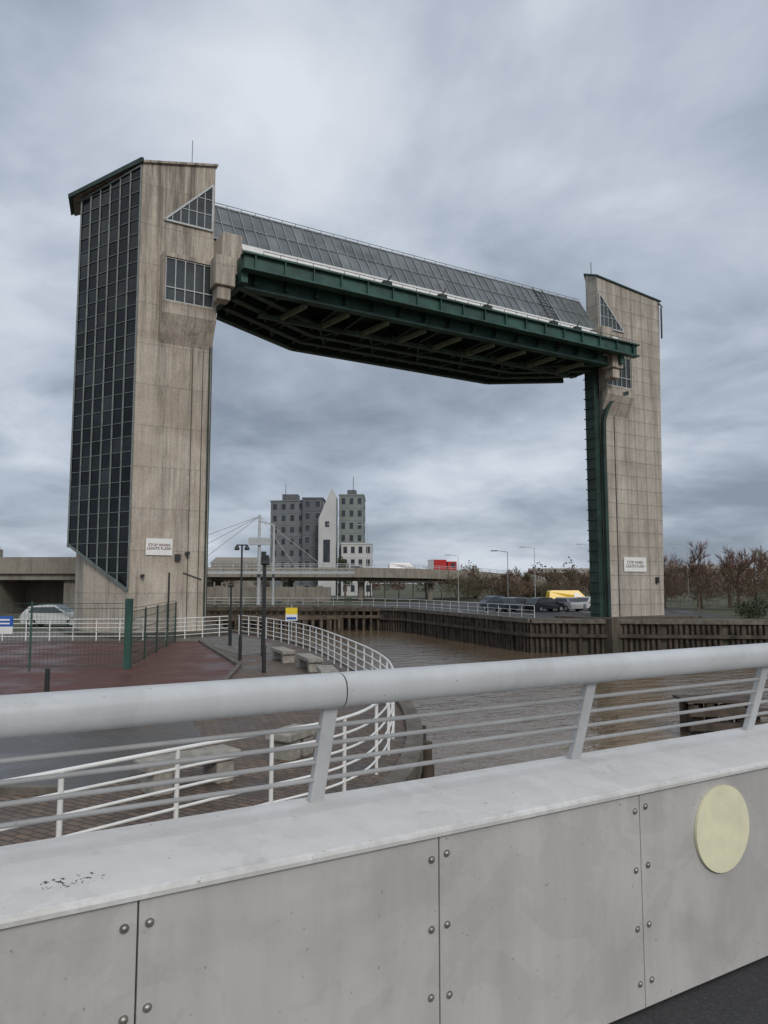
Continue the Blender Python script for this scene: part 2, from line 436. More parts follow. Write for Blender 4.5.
# ------------------------------------------------------------------ tidal barrier
tb = empty('tidal_surge_barrier')
SP = 33.1
def roofL(s, n): return 28.7+.24*s+.02*n
mb = MB(BAR); body = [(0,0),(-4.37,0),(-6.2,3.8),(-6.2,7),(-3,4.2),(0,1.3)]
mb.prism(body, -.2, roofL); mb.build('left_tower_concrete', M_conc, tb)
B0 = Vector((-4.42,.04)); C0 = Vector((-6.97,4.8)); D0 = Vector((-6.6,7.4))
mbg = MB(BAR); mbf = MB(BAR)
def facet(P, Q, ncol, rows, z0f, z1f):
    def pt(u, z, o=0.0):
        q = P+(Q-P)*u; t_ = (Q-P).normalized(); nn = Vector((-t_.y, t_.x))
        if nn.dot(Vector((-1,-.5))) < 0: nn = -nn
        return (q.x+nn.x*o, q.y+nn.y*o, z)
    for i in range(ncol):
        for r in range(len(rows)-1):
            u0, u1 = i/ncol, (i+1)/ncol
            a0 = max(rows[r], z0f(u0)); a1 = max(rows[r], z0f(u1)); b0 = min(rows[r+1], z1f(u0)); b1 = min(rows[r+1], z1f(u1))
            if b0 <= a0 and b1 <= a1: continue
            b0 = max(b0, a0); b1 = max(b1, a1)
            # landings / stair flights behind the glass read as slightly lighter diagonal runs
            fl = (r+i*(1 if (r//6) % 2 else -1)) % 6 == 0
            rr_ = random.random(); mbg.mi = 1 if (fl and rr_ < .45) or rr_ < .02 else (2 if rr_ < .35 else 0)
            j = [random.uniform(-.012,.012) for _ in range(4)]
            mbg.add([pt(u0,a0,j[0]), pt(u1,a1,j[1]), pt(u1,b1,j[2]), pt(u0,b0,j[3])], [(0,1,2,3)])
    for i in range(ncol+1):
        u = i/ncol; mbf.beam(pt(u,z0f(u),.04), pt(u,z1f(u),.04), .05, .08)
    for z in rows:
        us = [k/40 for k in range(41) if z0f(k/40) <= z <= z1f(k/40)]
        if len(us) > 1: mbf.beam(pt(us[0],z,.03), pt(us[-1],z,.03), .05, .035)
    mbf.beam(pt(0,z0f(0),.04), pt(1,z0f(1),.04), .10, .14)
    mbf.beam(pt(0,z1f(0)-.05,.04), pt(1,z1f(1)-.05,.04), .10, .10)
rows = [1+.86*i for i in range(33)]
facet(B0, C0, 6, rows, lambda u: 2.6+2.7*u, lambda u: roofL(B0.x+(C0.x-B0.x)*u, 0)-.12)
facet(C0, D0, 4, rows, lambda u: 5.3, lambda u: roofL(C0.x, 0)-.12)
mbg.mi = 0
mbg.add([(-4.42,.04,2.6),(-6.97,4.8,5.3),(-6.6,7.4,5.3),(-4.4,4,3.0)], [(0,1,2,3)])
mbg.build('left_tower_stair_glass', [M_glassD, M_glassD2, M_glassD3], tb, recalc=False); mbf.build('left_tower_glazing_bars', M_frame, tb)
mb = MB(BAR); rl = [(.12,-.15),(-4.5,-.15),(-7.5,4.9),(-7.0,7.9),(-3,4.6),(.12,1.6)]
mb.prism(rl, lambda s, n: roofL(s, n)+.002, lambda s, n: roofL(s, n)+.14)
mb.build('left_tower_coping', M_conc, tb)
mb = MB(BAR); mb.prism([(-4.5,-.17),(-7.75,5.2),(-7.2,8.1),(-4.6,6)], lambda s, n: roofL(s, n)+.145, lambda s, n: roofL(s, n)+.30)
mb.beam((-4.4,-.2,roofL(-4.4,0)+.12), (-7.72,5.15,roofL(-7.7,5)+.12), .12, .26)
mb.build('left_tower_glazing_roof', M_greenD, tb)
def roofR(s, n): return 28.85-.085*(s-SP)+.5*max(0, min(n, 1.3))
mb = MB(BAR); bodyR = [(SP,0),(SP+7.8,0),(SP+7.8,6.7),(SP+3.2,3.6),(SP,1.3)]
botR = [(SP,0),(SP+7.0,0),(SP+7.0,6.7),(SP+3.2,3.6),(SP,1.3)]
mb.prism(botR, -.2, roofR, top=bodyR); mb.build('right_tower_concrete', M_conc2, tb)
mb = MB(BAR); mb.prism([(SP-.1,-.12),(SP+7.95,-.12),(SP+7.95,6.8),(SP+3,3.8),(SP-.1,1.4)], lambda s, n: roofR(s, n)+.003, lambda s, n: roofR(s, n)+.13)
mb.build('right_tower_coping', M_greenD, tb)
def bay(sa, sb, flip, name, cm):
    lo, hi = min(sa, sb), max(sa, sb)
    mb = MB(BAR); e = .75
    mb.box(lo-.15, hi+.15, -e, -.002, 22.0, 22.25)
    mb.box(lo-.15, hi+.15, -e, -.002, 19.0, 19.35)
    for x in (lo-.15, hi): mb.box(x, x+.15, -e, -.002, 19.352, 21.998)
    vs = []
    for x in (lo-.15, hi+.15): vs += [(x,-.003,17.0),(x,-e-.06,18.6),(x,-e-.06,18.998),(x,-.003,18.998)]
    mb.add(vs, [(0,1,2,3),(7,6,5,4),(0,4,5,1),(1,5,6,2),(2,6,7,3),(3,7,4,0)])
    mb.build(name+'_window_bay', cm, tb)
    mg = MB(BAR); mg.box(lo+.001, hi-.001, -e+.16, -e+.18, 19.36, 21.99)
    riv = hi if not flip else lo; out = lo if not flip else hi
    mg.add([(out,-.05,24.5),(riv,-.05,24.5),(riv,-.05,27.4)], [(0,1,2)]); mg.build(name+'_window_glass', M_glassW, tb)
    mf = MB(BAR)
    for i in range(6):
        x = lo+.04+(hi-lo-.08)*i/5; mf.box(x-.025, x+.025, -e+.08, -e+.15, 19.36, 21.99)
    for z in (19.40, 20.2, 21.95): mf.box(lo, hi, -e+.085, -e+.145, z-.03, z+.03)
    mf.beam((out,-.08,24.5),(riv,-.08,24.5),.10,.11); mf.beam((riv,-.08,24.45),(riv,-.08,27.45),.11,.10); mf.beam((out,-.08,24.48),(riv,-.08,27.42),.10,.11)
    for i in range(1, 6):
        x = out+(riv-out)*i/6; mf.beam((x,-.075,24.5),(x,-.075,24.5+2.9*i/6),.04,.04)
    for i in range(1, 3):
        z = 24.5+2.9*i/3; x = out+(riv-out)*i/3; mf.beam((x,-.075,z),(riv,-.075,z),.04,.04)
    mf.build(name+'_window_frames', M_gutter, tb)
bay(-3.05, -.15, False, 'left_tower', M_conc); bay(SP+3.05, SP+.15, True, 'right_tower', M_conc2)
mb = MB(BAR)
for sg, b in ((1, 0), (-1, SP)):
    x0, x1 = sorted((b+sg*.02, b+sg*1.25)); mb.box(x0, x1, -1.6, .9, 21.4, 23.9)
    x0, x1 = sorted((b-sg*.5, b+sg*.7)); mb.box(x0, x1, -2.1, -.95, 20.4, 22.2)
    x0, x1 = sorted((b-sg*.3, b+sg*.5)); mb.box(x0, x1, -1.9, -1.0, 19.6, 20.395)
mb.build('trunnion_blocks', M_conc, tb, bevel=.06)
mb = MB(BAR)
mb.box(.003, .14, .25, .75, 0, 22); mb.box(-.16, -.07, -.10, -.003, 0, 17.2)
mb.box(SP-.62, SP-.003, .1, 1.1, -3, 21)
for i in range(24):
    z = .5+i*.85; mb.box(SP-.70, SP-.622, .0, 1.2, z, z+.07)
gp = catmull([(SP+.02,-.22,-1),(SP+.02,-.22,8),(SP+.02,-.22,15.2),(SP+.25,-.26,17.0),(SP+1.0,-.45,18.3),(SP+2.4,-.8,18.95)], 8)
for a, b in zip(gp, gp[1:]): mb.beam(a, b, .30, .30, up=tuple(N))
wv = [(p[0]-.1, -.2, p[2]) for p in gp if p[2] > 15]
for a, b in zip(wv, wv[1:]):
    mb.add([(SP-.1,-.2,a[2]),(a[0],a[1],a[2]),(b[0],b[1],b[2]),(SP-.1,-.2,b[2])], [(0,1,2,3)])
mb.build('gate_guides', M_greenD, tb)
mb = MB(BAR)
for x in (-.52, -1.15): mb.box(x, x+.03, -.05, -.003, 0, 17)
mb.cyl((SP+7.9,-.12,27.6),(SP+7.85,-.12,24.8),.08,8); mb.beam((SP+7.6,-.1,28.0),(SP+8.1,-.1,27.7),.08,.08)
mb.cyl((-1.2,1.0,28.6),(-1.2,1.0,30.6),.02,6); mb.cyl((SP+.4,1.0,28.6),(SP+.4,1.0,30.6),.03,6)
mb.cyl((-2.2,-.12,.2),(-2.2,-.12,3.6),.05,6); mb.box(-1.9,-1.6,-.24,-.003,4.3,4.65); mb.cyl((-1.2,-.35,4.7),(-1.2,0,4.7),.12,8)
mb.cyl((-3.7,-.3,3.4),(-3.7,0,3.4),.10,8); mb.beam((-1.4,-.05,3.6),(-.3,-.05,3.2),.05,.05)
mb.box(SP+6.0,SP+6.3,-.2,-.003,3.0,3.5); mb.box(SP+1.5,SP+1.56,-.05,-.003,0,17)
mb.build('conduits', M_black, tb)
# gallery
mbg = MB(BAR); mbf = MB(BAR); K = 44
def gp_(s, v): return (s, .1+2.0*v, 24.15+3.15*v)
for i in range(K):
    for r in range(2):
        s0_, s1_ = .02+i*(SP-.04)/K, .02+(i+1)*(SP-.04)/K; v0, v1 = r/2, (r+1)/2
        mbg.mi = 1 if random.random() < .2 else 0
        j = random.uniform(-.01,.01)
        mbg.add([gp_(s0_,v0+j*.3), gp_(s1_,v0), gp_(s1_,v1), gp_(s0_,v1)], [(0,1,2,3)])
mbg.mi = 0
mbg.add([(.02,2.1,27.3),(SP-.02,2.1,27.3),(SP-.02,4.0,24.15),(.02,4.0,24.15)], [(0,1,2,3)])
mbg.build('gallery_glass', [M_glassG, M_glassG2], tb, recalc=False)
for i in range(K+1):
    s_ = .02+i*(SP-.04)/K; a = gp_(s_,0); b = gp_(s_,1); mbf.beam((a[0],a[1]-.04,a[2]+.02),(b[0],b[1]-.04,b[2]+.02), .045, .06)
for v in (0, 1/2, 1):
    a = gp_(.02,v); b = gp_(SP-.02,v); mbf.beam((a[0],a[1]-.05,a[2]+.02),(b[0],b[1]-.05,b[2]+.02), .05, .04 if 0 < v < 1 else .08)
for i in range(34): mbf.cyl((.5+i*.97,2.1,27.3),(.5+i*.97,2.1,27.55),.03,5)
mbf.cyl((0,2.1,27.55),(SP,2.1,27.55),.025,6)
mbf.build('gallery_glazing_bars', M_frame2, tb)
mb = MB(BAR); mb.box(.01, SP-.01, .15, 4.0, 23.7, 24.1)
mb.build('gallery_floor', M_greenD, tb)
mb = MB(BAR); mb.cyl((1.5,-.9,23.38),(SP+1.2,-.9,23.38),.11,8); mb.box(.3,SP-.3,-.1,.1,23.85,24.12)
mb.build('gutter', M_white, tb)
# raised gate
mb = MB(BAR)
plan = [(1.25,-2.4),(SP+1.0,-2.4),(SP-.7,3.4),(27,7.2),(8.4,7.2),(1.4,3.5)]
mb.mi = 1; mb.prism(plan, 21.55, 21.75)
def far(off): return [(1.4,3.5-off),(8.4,7.2-off),(27,7.2-off),(SP-.7,3.5-off)]
for off, zb in ((0,20.45),(1.6,20.55),(3.2,20.6),(4.8,20.7)):
    q = far(off)
    for a, b in zip(q, q[1:]):
        mb.beam((*a,(zb+21.5)/2),(*b,(zb+21.5)/2),.06,21.5-zb)
        mb.mi = 3
        mb.beam((*a,zb),(*b,zb),.45,.09)
        mb.mi = 1
for i in range(16):
    s_ = 2.0+i*2.06
    f_ = 3.6+(s_-1.4)*.53 if s_ < 8.4 else (7.1 if s_ < 27 else 7.1-(s_-27)*.66)
    mb.beam((s_,-2.0,21.25),(s_,f_,21.05),.05,.6)
    mb.mi = 3; mb.beam((s_,-2.0,20.96),(s_,f_-.1,20.76),.20,.05); mb.mi = 1
mb.mi = 3
for i in range(1, 15):
    s_ = 2.0+i*2.06; mb.beam((s_,2.2,20.75),(s_+2.0*(1 if i % 2 else -1),5.4,20.6),.10,.10)
mb.mi = 0
mb.box(1.0, SP+1.4, -2.75, -2.45, 21.45, 22.25)
mb.box(.9, SP+1.5, -3.0, -2.3, 22.252, 22.36); mb.box(.9, SP+1.5, -2.95, -2.3, 21.34, 21.448)
mb.box(1.0, SP+1.2, -1.55, -1.35, 20.75, 21.54); mb.box(1.0, SP+1.2, -1.75, -1.15, 20.62, 20.748)
mb.mi = 1
mb.box(1.0, SP+1.2, -1.0, -.7, 22.5, 23.25)
mb.mi = 0
for i in range(18): mb.box(1.6+i*1.9, 1.66+i*1.9, -2.95, -2.76, 21.45, 22.25)
mb.box(.95, 1.35, -2.4, 3.4, 20.7, 22.3); mb.box(SP-.1, SP+.25, -2.4, -.9, 20.7, 22.3)
mb.mi = 2
for i in range(9):
    s_ = 5.2+i*3.05
    mb.beam((s_-.2,1.5,20.40),(s_+.5,-1.1,20.58),.22,.30)
    mb.beam((s_-.2,1.5,20.5),(s_-.2,2.4,21.2),.14,.16)
mb.mi = 3
mb.box(3.5, 31, 1.35, 1.65, 20.22, 20.5)
M_greenM = simple('mid_green_steel', (.042,.075,.058), .6, .6, .8)
mb.build('raised_gate', [M_green, M_greenD, M_olive, M_greenM], tb)
mb = MB(BAR)
for i in range(30):
    s_ = 2.4+i*1.1; mb.cyl((s_,-2.2,22.36),(s_,-2.2,22.95),.02,5)
mb.cyl((2.4,-2.2,22.95),(2.4+29*1.1,-2.2,22.95),.02,5)
for s_ in (11, 15.5, 19.5, 26, 28.5):
    mb.box(s_, s_+.6, -2.0, -1.6, 22.5, 23.1); mb.cyl((s_+.3,-1.8,23.1),(s_+.9,-1.4,23.8),.06,6)
for x in (27.6, 28.6): mb.beam((x,-.1,24.1),(x,1.9,27.4),.06,.06)
for k in range(8): mb.beam((27.6,.1+k*.25,24.4+k*.38),(28.6,.1+k*.25,24.4+k*.38),.04,.04)
mb.build('gate_walkway', M_black, tb)
mb = MB(BAR); mb.prism([(1.0,-1.5),(-5,-1.2),(-7,4),(-7,7.5),(1.0,4)], -.05, .22)
mb.prism([(SP-1.8,-2.2),(SP+9,-2.2),(SP+9,8),(SP-1.8,4)], -3.9, .25)
mb.build('tower_plinths', M_quay, tb)

def text_mesh(body, size, name, mat, parent, mtx, ext=.004, off=0.0):
    cu = bpy.data.curves.new(name, 'FONT'); cu.body = body; cu.size = size; cu.align_x = 'CENTER'; cu.align_y = 'CENTER'; cu.extrude = ext
    cu.space_line = .9; cu.offset = off
    o = bpy.data.objects.new(name, cu); me = bpy.data.meshes.new_from_object(o)
    bpy.data.objects.remove(o); me.transform(mtx); me.materials.append(mat)
    ob = bpy.data.objects.new(name, me); scene.collection.objects.link(ob); ob.parent = parent
M_signred = simple('sign_lettering', (.10,.02,.02), .5, .1, 5)
def sign_matrix(s, n, z):
    o = BAR((s, n, z)); m = Matrix.Identity(4)
    m.col[0][:3] = D; m.col[1][:3] = (0,0,1); m.col[2][:3] = -N; m.col[3][:3] = o
    return m
for (s_, z_, w_, h_, ts) in ((-2.8, 5.05, 1.5, .95, .31), (SP+3.5, 4.55, 2.7, 1.2, .50)):
    e = empty('warning_sign')
    mb = MB(BAR); mb.box(s_-w_/2, s_+w_/2, -.09, -.05, z_-h_/2, z_+h_/2); mb.box(s_-w_/2+.1, s_+w_/2-.1, -.05, -.003, z_-.05, z_+.05)
    mb.build('board', M_white, e)
    text_mesh('STOP WHEN\nLIGHTS FLASH', ts*.70, 'lettering', M_signred, e, sign_matrix(s_, -.092, z_), off=.004)

# ------------------------------------------------------------------ railings
def railing(name, pts, h=1.1, step=1.6, rails=(.22,.44,.66,.88,1.1), r=.022, mat=M_white, z=.0, pr=.03):
    mb = MB()
    for zr in rails:
        q = [(x, y, z+zr) for x, y in pts]; mb.path(q, r if zr < h-.01 else r*1.35, 6)
    for p in resample(pts, step): mb.cyl((p[0], p[1], z), (p[0], p[1], z+h), pr, 6)
    return mb.build(name, mat)
rp1 = [p for p in offset_path(le, .52) if 2.6 < p[1] < 44.5 and p[0] > -10]
railing('quayside_railing', rp1, z=0, step=1.35, r=.019)
railing('quayside_railing', [(-21,38.8),(-18,38.9),(-11.4,39.2)], step=1.2, z=.016)
railing('quayside_railing', [(-11.4,39.2),(-8.9,42.6)], step=1.2, z=.016)
railing('quayside_railing', [(12.6,62.5),(3.6,86),(-4,93.4)], step=2, rails=(.35,.7,1.1), z=0)
railing('quayside_railing', [(33.5,60.5),(42,59.5),(60,56)], step=2, rails=(.3,.6,.9,1.2), h=1.2, z=0)
railing('quayside_railing', [(-24,97.5),(-5,93.6)], step=2, rails=(.35,.7,1.1), z=0)

def mesh_fence(pts, h=2.3):
    mb = MB()
    for a, b in zip(pts, pts[1:]):
        L = math.dist(a, b); n = int(L/.14)
        for i in range(n+1):
            t_ = i/n; x = a[0]+(b[0]-a[0])*t_; y = a[1]+(b[1]-a[1])*t_
            mb.cyl((x,y,.05),(x,y,h),.0055,3,cap=False)
        for z in (.1,.5,.9,1.3,1.7,2.1,h-.02): mb.beam((*a,z),(*b,z),.014,.018)
        k = max(1, int(L/2.6))
        for i in range(k+1):
            t_ = i/k; x = a[0]+(b[0]-a[0])*t_; y = a[1]+(b[1]-a[1])*t_
            mb.beam((x,y,0),(x,y,h+.05),.06,.06)
    return mb
mb = mesh_fence([(-19,26.0),(-9.1,26.4)]); mb.box(-9.10,-8.88,26.2,26.42,0,2.45)
mb.build('green_mesh_fence', M_green)
mesh_fence([(-9.0,26.6),(-10.6,38)], 2.0).build('green_mesh_fence', M_greenD)

def lamp(x, y, h, heads, mat=M_black, name='street_lamp', k=1.0):
    mb = MB(); mb.cyl((x,y,0),(x,y,.9),.085*k,10); mb.cyl((x,y,.9),(x,y,h),.055*k,10,.045*k)
    if heads == 2:
        mb.beam((x-.22,y,h),(x+.22,y,h),.05,.05)
        for sx_ in (-.2,.2): mb.cyl((x+sx_,y,h-.02),(x+sx_,y,h-.16),.05,10,.11); mb.cyl((x+sx_,y,h-.16),(x+sx_,y,h-.2),.11,10,.08)
    elif heads == 1:
        mb.cyl((x,y,h),(x,y,h+.06),.12,12,.15); mb.cyl((x,y,h+.06),(x,y,h+.16),.15,12,.05)
    elif heads == 3:
        mb.beam((x,y,h),(x-1.2,y,h+.15),.07,.06); mb.box(x-1.9,x-1.15,y-.13,y+.13,h+.08,h+.2)
    else:
        mb.box(x-.09,x+.09,y-.12,y+.12,h-.55,h); mb.box(x+.11,x+.22,y-.1,y+.1,h-.45,h-.15)
    return mb.build(name, mat)
lamp(-5.64,29.4,4.5,2,k=.8); lamp(-4.03,25.2,3.6,1,k=.8)
lamp(-5.0,30.8,4.3,4,name='signal_post',k=.7); lamp(-7.4,36,2.8,1)
for x, y, h in ((14.0,84,6.5),(19.5,96,7.5),(36,88,7.5),(11,110,7),(30,108,8.5),(47,84,7),(-8,128,13),(-3,135,13.5)):
    lamp(x, y, h, 3, M_gutter, k=.8)
e = empty('notice_sign'); mb = MB(); mb.cyl((-4.7,38.0,.0),(-4.7,38.0,1.9),.03,6); mb.build('post', M_gutter, e)
M_yel = simple('yellow_sign', (.75,.55,.03), .5, .1, 5); M_blue = simple('blue_sign', (.02,.10,.42), .5, .1, 5)
mb = MB(); mb.box(-5.0,-4.4,37.92,37.95,1.42,1.75); mb.mi = 1; mb.box(-5.0,-4.4,37.92,37.95,1.10,1.418); mb.build('board', [M_yel, M_white], e)
mb = MB(); mb.box(-4.95,-4.45,37.905,37.918,1.16,1.28); mb.build('emblem', M_blue, e)
e = empty('blue_sign'); mb = MB(); mb.box(-13.7,-12.85,25.86,25.90,1.5,1.85); mb.mi = 1; mb.box(-13.7,-12.85,25.86,25.90,1.25,1.498); mb.build('board', [M_blue, M_white], e)
mb = MB(); mb.box(-13.6,-12.95,25.845,25.858,1.58,1.63); mb.box(-13.6,-12.95,25.845,25.858,1.70,1.76); mb.beam((-13.2,25.9,1.7),(-13.2,26.0,1.7),.05,.05); mb.build('lettering', M_white, e)

def stone_bench(x, y, ang, L=1.7):
    c, s = math.cos(ang), math.sin(ang)
    xf = lambda p: Vector((x+p[0]*c-p[1]*s, y+p[0]*s+p[1]*c, p[2]))
    mb = MB(xf); mb.box(-L/2,L/2,-.26,.26,.33,.47)
    for q in (-L/2+.1, L/2-.4): mb.box(q,q+.3,-.22,.22,.0,.328)
    mb.build('stone_bench', M_stone, bevel=.025)
stone_bench(-2.9,11.3,.75,1.5); stone_bench(-2.6,26.2,1.9,2.0); stone_bench(-3.9,29.0,1.95,2.0); stone_bench(-1.7,22.5,1.75,1.6); stone_bench(-1.6,13.2,1.1,.9)
mb = MB()
for i in range(5):
    for j in range(2): mb.cyl((11.2+i*.55,27.3+j*.9,-3.6),(11.2+i*.55,27.3+j*.9,-1.4+random.random()*.1),.18,8)
for z in (-1.6,-2.1): mb.beam((10.9,27.0,z),(13.8,27.0,z),.2,.28)
mb.box(10.9,13.8,27.1,28.5,-1.3,-1.2)
mb.build('mooring_dolphin', M_timber)
mb = MB()
for i in range(6):
    mb.cyl((-8.5-i*1.5,19.0,0),(-8.5-i*1.5,19.0,.85),.07,8,.06)
mb.build('bollards', M_black)

mb = MB()
for i in range(34):
    x = -27+i*.85; y = 90.2+(x+27)*-.12
    mb.cyl((x,y,-3.5),(x,y,.1+random.random()*.3),.17,6)
for z in (-.9,-.1): mb.beam((-27.3,90.0,z),(2.2,86.6,z),.25,.35)
mb.prism([(-27.3,90.1),(2,86.7),(2,88.6),(-27.3,93)], .0, .18)
for i in range(18):
    x = -20+i*.9; mb.cyl((x,74+i*.25,-3.5),(x,74+i*.25,-.5-random.random()*.4),.16,6)
mb.beam((-20.3,73.9,-.6),(-4.5,78.3,-.6),.22,.35)
mb.build('timber_jetty', M_timber2)

# ------------------------------------------------------------------ flyover (curves away and descends)
fo = empty('road_flyover')
FP = catmull([(-160,130,5.5),(-60,131,5.5),(-20,132,5.5),(0,134,5.4),(14,141,4.9),(25,156,3.9),(38,185,2.4),(58,235,.6)], 5)
fc = [(p[0], p[1]) for p in FP]
def strip(mb, o0, o1, za, zb):
    A = offset_path(fc, o0); B = offset_path(fc, o1)
    for i in range(len(fc)-1):
        z0, z1 = FP[i][2], FP[i+1][2]
        vs = [(*A[i],z0+za),(*A[i+1],z1+za),(*B[i+1],z1+za),(*B[i],z0+za),(*A[i],z0+zb),(*A[i+1],z1+zb),(*B[i+1],z1+zb),(*B[i],z0+zb)]
        mb.raw(vs, [(0,3,2,1),(4,5,6,7),(0,1,5,4),(2,3,7,6)])
mb = MB()
strip(mb, -6, 6, -1.35, -.75); strip(mb, -6.4, -6.003, -1.5, .15); strip(mb, 6.003, 6.4, -1.5, .15); strip(mb, -3, 3, -2.1, -1.352)
mb.build('deck', M_conc3, fo)
mb = MB()
for p in resample(FP, 13):
    if p[2] < 3: continue
    for o in (-3, 3): mb.cyl((p[0],p[1]+o,-.1),(p[0],p[1]+o,p[2]-1.36),.55,10)
    mb.box(p[0]-.6,p[0]+.6,p[1]-5,p[1]+5,p[2]-2.35,p[2]-1.56)
mb.build('piers', M_conc3, fo)
mb = MB(); rr_ = offset_path(fc, -6.2)
q3 = [(*a, p[2]) for a, p in zip(rr_, FP)]
for a, b in zip(q3, q3[1:]):
    for z in (.45,.75): mb.beam((a[0],a[1],a[2]+z),(b[0],b[1],b[2]+z),.07,.07)
for p in resample(q3, 2.4): mb.beam((p[0],p[1],p[2]+.15),(p[0],p[1],p[2]+.78),.06,.06)
mb.build('barrier_rail', M_gutter, fo)
ab = empty('bridge_abutment')
mb = MB(); mb.box(-70,-29.5,72,86,3.3,4.9); mb.box(-70,-29.3,71.6,72,3.9,5.5)
for x in (-70,-52,-43,-38.9,-31.2): mb.box(x,x+1.4,72.5,85,0,3.298)
mb.box(-37.5,-31.2,78,79,0,3.298); mb.build('structure', M_conc3, ab)
mb = MB(); mb.box(-69,-30,80,81,0,3.29); mb.build('painted_shade_rear_wall', M_greenD, ab)  # dark colour on this wall stands in for shade inside the opening
mb = MB(); mb.box(-28,-8,110,112,.0,2.4)
for i in range(7): mb.box(-28+i*3,-27+i*3,109.8,110,.3,2.6)
mb.build('riverside_wall', M_conc3)
mb = MB(); mb.box(-2.5,9.5,120,125,3.0,3.3)
for i in range(6): mb.box(-2.3+i*2.3,-2.1+i*2.3,120.2,120.4,0,2.999)
mb.build('riverside_shelter', M_timber)

e = empty('cable_stayed_footbridge')
mb = MB(); mb.cyl((-17.2,102,0),(-17.2,102,12.4),.30,8,.16); mb.cyl((-15.2,102,0),(-15.2,102,11.0),.20,8,.14)
for tx in (-30,-36,-26): mb.cyl((-17.2,102,12.2),(tx,102,5.4),.045,5)
for tx in (-8,-12): mb.cyl((-17.2,102,12.2),(tx,102,5.0),.03,5)
mb.beam((-17.2,102,11.5),(-15.2,102,11),.2,.2); mb.build('mast', M_gutter, e)
mb = MB(); mb.box(-45,-4,101,103,4.2,4.6)
for z in (5.0,5.6): mb.beam((-45,101,z),(-4,101,z),.08,.08)
for i in range(24): mb.beam((-45+i*1.75,101,4.6),(-45+i*1.75,101,5.6),.06,.06)
mb.box(-18.6,-15.6,101.5,102.2,8.2,9.2); mb.build('deck', M_gutter, e)

# ------------------------------------------------------------------ hotel
M_h1 = simple('hotel_grey_cladding', (.16,.17,.175), .7, .2, .3); M_h2 = simple('hotel_dark_cladding', (.10,.105,.115), .7, .15, .3)
M_h3 = simple('hotel_white_render', (.48,.48,.47), .7, .1, .3); M_h4 = simple('hotel_green_cladding', (.18,.205,.19), .7, .15, .3)
M_hw = simple('hotel_window', (.035,.04,.05), .2, .5, .5); M_hw2 = simple('hotel_window_frame', (.25,.255,.25), .5, .1, 1)
ho = empty('hotel_building')
def block(name, x, y, ang, w, d, h, m, cols, floors, z0=0):
    c, s = math.cos(ang), math.sin(ang)
    xf = lambda p: Vector((x+p[0]*c-p[1]*s, y+p[0]*s+p[1]*c, p[2]))
    mb = MB(xf); mb.box(0,w,0,d,z0,h); mb.box(-.15,w+.15,-.15,d+.15,h+.001,h+.35)
    fh = (h-z0)/floors
    for f in range(1, floors): mb.box(-.05,w+.05,-.05,-.002,z0+fh*f-.1,z0+fh*f+.1)
    mb.build(name, m, ho)
    mw = MB(xf)
    for f in range(floors):
        for i in range(cols):
            a = w*(i+.28)/cols; b = w*(i+.74)/cols; zz = z0+fh*(f+.32); zt = z0+fh*(f+.82)
            mw.mi = 1; mw.box(a-.07,b+.07,-.05,-.003,zz-.07,zt+.07); mw.mi = 0; mw.box(a,b,-.08,-.052,zz,zt)
        n2 = max(2, int(d/3.4))
        for i in range(n2):
            a = d*(i+.25)/n2; b = d*(i+.75)/n2; zz = z0+fh*(f+.3); zt = z0+fh*(f+.85)
            mw.mi = 0; mw.box(-.10,-.003,a,b,zz,zt); mw.box(w+.003,w+.10,a,b,zz,zt)
    mw.build(name+'_windows', [M_hw, M_hw2], ho)
block('left_block', -28.6,186,-.22,9.2,14,23.4,M_h1,4,8)
block('middle_block', -20.2,182.5,.0,5.0,16,23.8,M_h2,2,8)
block('right_block', -11.0,181,.0,6.0,14,24.4,M_h4,3,8)
block('low_block', -10.2,177,.0,7.3,3.9,12.2,M_h3,4,4)
mb = MB()
vs = [(-15.8,178,0),(-11.6,178,0),(-11.6,178,23.9),(-12.6,178,26.0),(-15.8,178,18.5)]
vs2 = [(x,184,z) for x,_,z in vs]
mb.raw(vs+vs2, [tuple(range(5)),(9,8,7,6,5)]+[(i,(i+1)%5,(i+1)%5+5,i+5) for i in range(5)])
mb.build('white_fin', M_h3, ho)
mb = MB(); mb.box(-14.6,-13.0,177.9,177.995,8,13.4); mb.box(-14.2,-13.2,177.9,177.995,16.5,17.8); mb.build('fin_window', M_hw, ho)
mb = MB(); mb.box(-26,-22,188,192,23.8,25.6); mb.cyl((-25.0,187,23.5),(-25.0,187,28),.08,5); mb.box(-9.2,-7.0,184,189,24.76,26.2); mb.cyl((-7.7,184,25.5),(-7.7,184,29.5),.08,5); mb.build('roof_plant', M_h2, ho)

